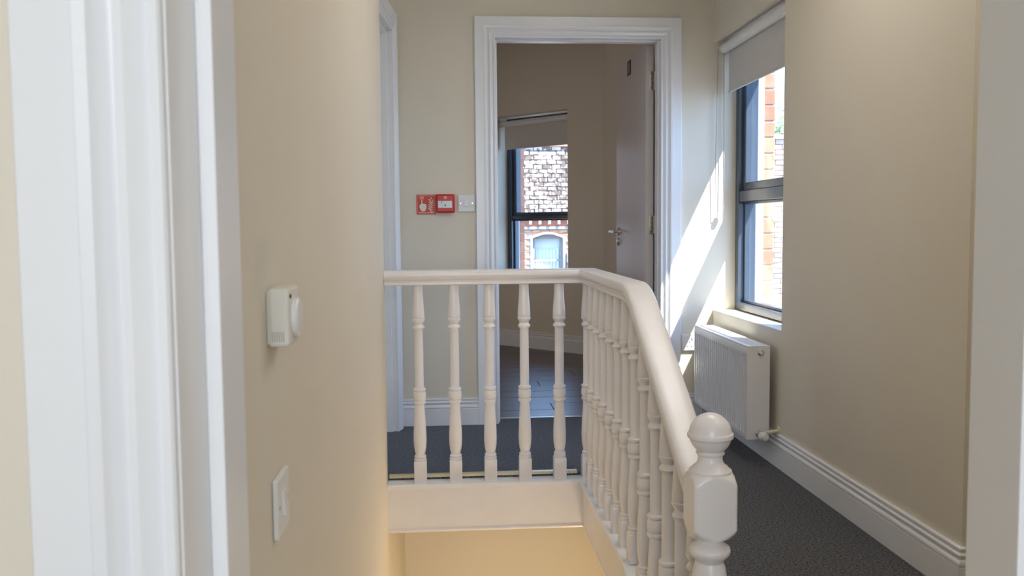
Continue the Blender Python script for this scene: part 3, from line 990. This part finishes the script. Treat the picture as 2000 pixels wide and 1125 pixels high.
# far wall light switch
def light_switch(label, loc, rz, m):
    s_ = plate('light_switch', label, 'light switch', loc, rz)
    lbox(s_, 'face_plate', m, 0.0, 0.086, -0.0085, -0.0003, 0.0, 0.086, bevel=0.0025)
    lbox(s_, 'rocker_surround', m, 0.029, 0.057, -0.0098, -0.008, 0.025, 0.062, bevel=0.001)
    b_ = bmesh.new()
    poly(b_, [(0.031, 0.027), (0.055, 0.027), (0.055, 0.060), (0.031, 0.060)], -0.0098, -0.008)
    for v in b_.verts:
        if v.co.y < -0.009:
            v.co.y = -0.0105 - (0.003 if v.co.z < 0.04 else 0.0)
    sub(s_, 'rocker', b_, PLASTIC)
    for x_ in (0.0125, 0.0735):
        b_ = bmesh.new()
        lathe(b_, [(.0034, 0), (.0030, .001)], seg=14, mtx=Matrix(((1, 0, 0, x_), (0, 0, -1, -0.0085), (0, 1, 0, 0.043), (0, 0, 0, 1))))
        sub(s_, 'screw', b_, CHROME)
    return s_
light_switch('white light switch on the end wall beside the red call point', (0.0650, YF, 1.095), 0, SILVERP)
light_switch('white rocker light switch low on the left wall below the thermostat', (XL, 1.250, 0.582), math.radians(90), PLASTIC)
# thermostat
s = plate('thermostat', 'white room thermostat with round dial on the left wall', 'thermostat', (XL, 1.243, 0.856), math.radians(90))
lbox(s, 'back_plate', PLASTIC2, 0.004, 0.079, -0.006, -0.0003, 0.004, 0.078, bevel=0.001)
lbox(s, 'cover', PLASTIC2, 0.0, 0.083, -0.031, -0.0025, 0.0, 0.082, bevel=0.005)
b = bmesh.new()
for k in range(6):
    box(b, -0.0006, 0.001, -0.024 + k * 0.0030, -0.0225 + k * 0.0030, 0.008, 0.022)
sub(s, 'vent_slot', b, mat('shaded_plastic', (0.5, 0.48, 0.44), 0.5))
b = bmesh.new()
M = Matrix(((1, 0, 0, 0.046), (0, 0, -1, -0.031), (0, 1, 0, 0.038), (0, 0, 0, 1)))
lathe(b, [(.028, 0), (.028, .006), (.026, .008), (.012, .009)], seg=36, mtx=M)
d_ = sub(s, 'dial', b, PLASTIC, 40)
b = bmesh.new()
lathe(b, [(.003, 0), (.003, .002)], seg=10, mtx=Matrix(((1, 0, 0, 0.013), (0, 0, -1, -0.0305), (0, 1, 0, 0.070), (0, 0, 0, 1))))
sub(s, 'indicator', b, DARK)
# socket
s = plate('wall_socket', 'white double socket low on the sunlit end wall beside the radiator', 'socket', (1.222, YF, 0.362), 0)
lbox(s, 'face_plate', PLASTIC, 0.0, 0.146, -0.010, -0.0003, 0.0, 0.086, bevel=0.003)
for cx in (0.040, 0.106):
    b = bmesh.new()
    box(b, cx - 0.002, cx + 0.002, -0.0104, -0.0098, 0.042, 0.050)
    box(b, cx - 0.0145, cx - 0.0080, -0.0104, -0.0098, 0.020, 0.024)
    box(b, cx + 0.0080, cx + 0.0145, -0.0104, -0.0098, 0.020, 0.024)
    sub(s, 'pin_hole', b, DARK)['kind'] = 'stuff'
for x0 in (0.052, 0.082):
    lbox(s, 'switch_rocker', PLASTIC, x0, x0 + 0.012, -0.0125, -0.0095, 0.058, 0.076, bevel=0.001)

# ------------------------------------------------------------------ outdoors
bm = bmesh.new()
box(bm, -40, 60, -30, 90, -4.3, -4.0)
struct('ground', bm, ROADM, 'grey street surface below the windows', 'street')

def brick_wall(parent, x0, x1, z0, z1, yf, bw, bh, mats, holes=(), joint=0.012, cap=290, depth=0.03, jit=0.0):
    """bricks as separate parts on a wall facing -y"""
    cache = {}
    rows = int((z1 - z0) / bh)
    n_ = 0
    for r_ in range(rows):
        z = z1 - (r_ + 1) * bh
        x = x0 - (bw / 2 if r_ % 2 else 0)
        while x < x1 - 1e-4:
            a, c = max(x, x0), min(x + bw, x1)
            x += bw
            if c - a < 0.03 or n_ >= cap:
                continue
            cx, cz = (a + c) / 2, z + bh / 2
            if any(h[0] - 0.02 < cx < h[1] + 0.02 and h[2] - 0.02 < cz < h[3] + 0.02 for h in holes):
                continue
            mi = random.randrange(len(mats))
            key = (round(c - a, 3), mi)
            if key not in cache:
                b = bmesh.new()
                L = (c - a) / 2 - joint / 2
                box(b, -L, L, -depth, 0.0, -bh / 2 + joint / 2, bh / 2 - joint / 2)
                for v in b.verts:
                    if v.co.y < -0.001:
                        v.co.x *= 0.97
                        v.co.z *= 0.92
                me = bpy.data.meshes.new('brick')
                b.to_mesh(me)
                b.free()
                me.materials.append(mats[mi])
                cache[key] = me
            o = bpy.data.objects.new('brick', cache[key])
            COL.objects.link(o)
            o.parent = parent
            o.matrix_parent_inverse = parent.matrix_world.inverted()
            o.location = (cx + random.uniform(-jit, jit), yf + random.uniform(-0.008, 0.006), cz + random.uniform(-jit, jit) * 0.7)
            if jit:
                o.scale = (random.uniform(0.86, 1.06), 1, random.uniform(0.86, 1.06))
                o.rotation_euler = (0, random.uniform(-0.03, 0.03), 0)
            n_ += 1

# whitewashed gable across the street
g = empty('whitewashed_gable', (2.4, 24.5, -4.0))
tag(g, 'sunlit whitewashed brick gable seen through the far room window', 'building')
bm = bmesh.new()
box(bm, -6.0, 6.0, 24.0, 27.0, -4.0, 3.13)
bm_obj('wall', bm, MORTARD, g)
bm = bmesh.new()
box(bm, -6.1, 6.1, 23.9, 27.1, 3.13, 3.19)
bm_obj('coping', bm, BRICK_OR[0], g)
brick_wall(g, 0.9, 4.4, 1.0, 3.13, 24.0, 0.245, 0.118, BRICK_PEEL, joint=0.016, cap=300, depth=0.035, jit=0.014)
# lower brick house in front of it
h = empty('brick_house', (2.4, 22.0, -4.0))
tag(h, 'tan brick house front with arched sash window seen through the far room window', 'building')
bm = bmesh.new()
slab(bm, (0, 22.0, 0), XV, YV, -5.0, 6.0, -4.0, 1.08, 0.35, [(2.13, 2.89, -0.75, 0.86)])
bm_obj('wall', bm, MORTAR, h)
AX0, AX1 = 2.13, 2.89
brick_wall(h, 1.2, 3.9, -0.75, 0.93, 22.0, 0.225, 0.079, BRICK_TAN, holes=[(AX0 - 0.06, AX1 + 0.06, -0.9, 0.84)], joint=0.012, cap=295, depth=0.02)
bm = bmesh.new()
box(bm, -5.0, 6.0, 21.93, 22.0, 0.93, 1.00, bevel=0.01)
box(bm, -5.0, 6.0, 21.86, 22.0, 1.20, 1.30, bevel=0.01)
bm_obj('cornice', bm, GUTTER, h)
bm = bmesh.new()
box(bm, -5.0, 6.0, 21.97, 22.35, 1.0, 1.20)
bm_obj('frieze', bm, BRICK_OR[2], h)
dm = None
for i in range(16):
    if dm is None:
        b = bmesh.new()
        box(b, -0.03, 0.03, 21.88, 21.97, 1.06, 1.20)
        dm = bpy.data.meshes.new('dentil')
        b.to_mesh(dm)
        b.free()
        dm.materials.append(STONE)
    o = bpy.data.objects.new('dentil', dm)
    COL.objects.link(o)
    o.parent = h
    o.matrix_parent_inverse = h.matrix_world.inverted()
    o.location = (0.9 + 0.235 * i, 0, 0)
bm = bmesh.new()
arc = []
for k in range(9):
    t = k / 8
    arc.append((AX0 + (AX1 - AX0) * t, 0.72 + 0.10 * math.sin(math.pi * t)))
pth = [(AX0, 21.99, -0.75)] + [(x, 21.99, z) for x, z in arc] + [(AX1, 21.99, -0.75)]
sweep(bm, pth, [(0, 0.0), (-0.05, 0.0), (-0.05, 0.03), (0, 0.03)], N=(0, -1, 0))
bm_obj('window_surround', bm, STONE, h)
bm = bmesh.new()
for i in range(8):
    (xa, za), (xb, zb) = arc[i], arc[i + 1]
    f = [bm.verts.new(p) for p in ((xa, 22.005, za), (xb, 22.005, zb), (xb, 22.005, 0.87), (xa, 22.005, 0.87), (xa, 22.2, za), (xb, 22.2, zb))]
    bm.faces.new(f[:4])
    bm.faces.new((f[0], f[1], f[5], f[4]))
bm_obj('arch_infill', bm, BRICK_TAN[0], h)
bm = bmesh.new()
for q in ((AX0, AX0 + .06, -.75, .84), (AX1 - .06, AX1, -.75, .84), (AX0 + .06, AX1 - .06, .14, .19), (AX0 + .06, AX1 - .06, -.75, -.69), (AX0 + .06, AX1 - .06, .70, .84)):
    box(bm, q[0], q[1], 22.10, 22.15, q[2], q[3])
ws = bm_obj('sash_frame', bm, SASH, h)
bm = bmesh.new()
NXC = 40
pr = None
for i in range(NXC + 1):
    x = AX0 + 0.05 + (AX1 - AX0 - 0.1) * i / NXC
    yy = 22.26 + 0.018 * math.sin(i * 1.3)
    a = [bm.verts.new((x, yy, -0.72)), bm.verts.new((x, yy, 0.44 + 0.03 * math.sin(i * 0.9)))]
    if pr:
        bm.faces.new((pr[0], a[0], a[1], pr[1]))
    pr = a
box(bm, AX0 + .05, AX1 - .05, 22.28, 22.29, 0.40, 0.74)
bm_obj('net_curtain', bm, CURTAIN, h, smooth=60)
bm = bmesh.new()
box(bm, AX0 - 0.05, AX1 + 0.05, 22.30, 22.34, -0.8, 0.85)
bm_obj('room_backing', bm, mat('dim_blue_interior', (0.30, 0.33, 0.37), 0.8), h)
bm = bmesh.new()
for (a, c, e, f) in ((AX0 + .06, AX1 - .06, 0.19, 0.70), (AX0 + .06, AX1 - .06, -0.69, 0.14)):
    vq = [bm.verts.new(p) for p in ((a, 22.12, e), (c, 22.12, e), (c, 22.12, f), (a, 22.12, f))]
    bm.faces.new(vq)
bm_obj('pane', bm, GLASS, ws)
bm = bmesh.new()
poly(bm, [(2.97, 0.10), (3.16, 0.10), (3.16, 0.06), (3.06, -0.04), (2.97, -0.04)], 21.80, 21.97)
lb = bm_obj('lantern_bracket', bm, mat('dark_red_bracket', (0.30, 0.12, 0.09), 0.6), h)
bm = bmesh.new()
box(bm, 2.98, 3.18, 21.78, 21.96, 0.10, 0.42, bevel=0.02)
bm_obj('lantern', bm, CURTAIN, lb)
bm = bmesh.new()
tube(bm, [(0.6 + 0.45 * k, 21.97 if k in (0, 8) else 21.86, 0.46 + 0.075 * k) for k in range(9)], 0.006, 6)
bm_obj('overhead_cable', bm, DARK, h, smooth=60)

# faded brick building by the landing window
p = empty('faded_brick_building', (6.5, 14.0, -4.0))
tag(p, 'faded pink brick building in sun seen through the landing window', 'building')
bm = bmesh.new()
box(bm, 5.02, 9.0, 14.03, 18.0, -4.0, 2.36)
bm_obj('wall', bm, MORTAR, p)
brick_wall(p, 5.02, 6.9, -0.35, 2.36, 14.03, 0.225, 0.082, BRICK_PINK, joint=0.010, cap=300, depth=0.02)
bm = bmesh.new()
box(bm, 4.98, 9.05, 13.97, 18.05, 2.36, 2.43, bevel=0.01)
bm_obj('coping', bm, STONE, p)
# tree behind it
t = empty('leafy_tree', (9.6, 26.0, -4.0))
tag(t, 'pale green tree top rising behind the faded brick building', 'tree')
bm = bmesh.new()
tube(bm, [(9.6, 26, -4), (9.65, 26, -1), (9.55, 26.05, 1.5), (9.7, 26.1, 3.0)], 0.16, 10)
for a in range(6):
    an = a * 1.05
    tube(bm, [(9.6, 26.05, 1.2 + 0.2 * a), (9.6 + 0.8 * math.cos(an), 26.05 + 0.8 * math.sin(an), 2.1 + 0.25 * a), (9.6 + 1.4 * math.cos(an), 26.05 + 1.4 * math.sin(an), 2.6 + 0.25 * a)], 0.05, 6)
bm_obj('trunk', bm, BARK, t, smooth=60)
vsl, fsl = [], []
for k in range(4200):
    cl = k % 14
    an = cl * 2.4
    cx, cy, cz = 9.6 + 1.25 * math.cos(an) * (0.4 + 0.6 * ((cl * 7) % 5) / 4), 26.05 + 1.25 * math.sin(an) * (0.4 + 0.6 * ((cl * 3) % 5) / 4), 2.3 + 0.13 * cl
    v = Vector((random.gauss(0, 1), random.gauss(0, 1), random.gauss(0, 1))).normalized() * (0.75 * random.random() ** 0.4)
    c = Vector((cx, cy, cz)) + v
    a1 = Vector((random.gauss(0, 1), random.gauss(0, 1), random.gauss(0, 1))).normalized()
    a2 = a1.orthogonal().normalized()
    i0 = len(vsl)
    vsl += [c + a1 * 0.08, c + a2 * 0.035, c - a1 * 0.08, c - a2 * 0.035]
    fsl.append((i0, i0 + 1, i0 + 2, i0 + 3))
me = bpy.data.meshes.new('foliage')
me.from_pydata([tuple(v) for v in vsl], [], fsl)
me.materials.append(LEAF)
o = bpy.data.objects.new('foliage', me)
COL.objects.link(o)
o.parent = t
o.matrix_parent_inverse = t.matrix_world.inverted()
o['kind'] = 'stuff'
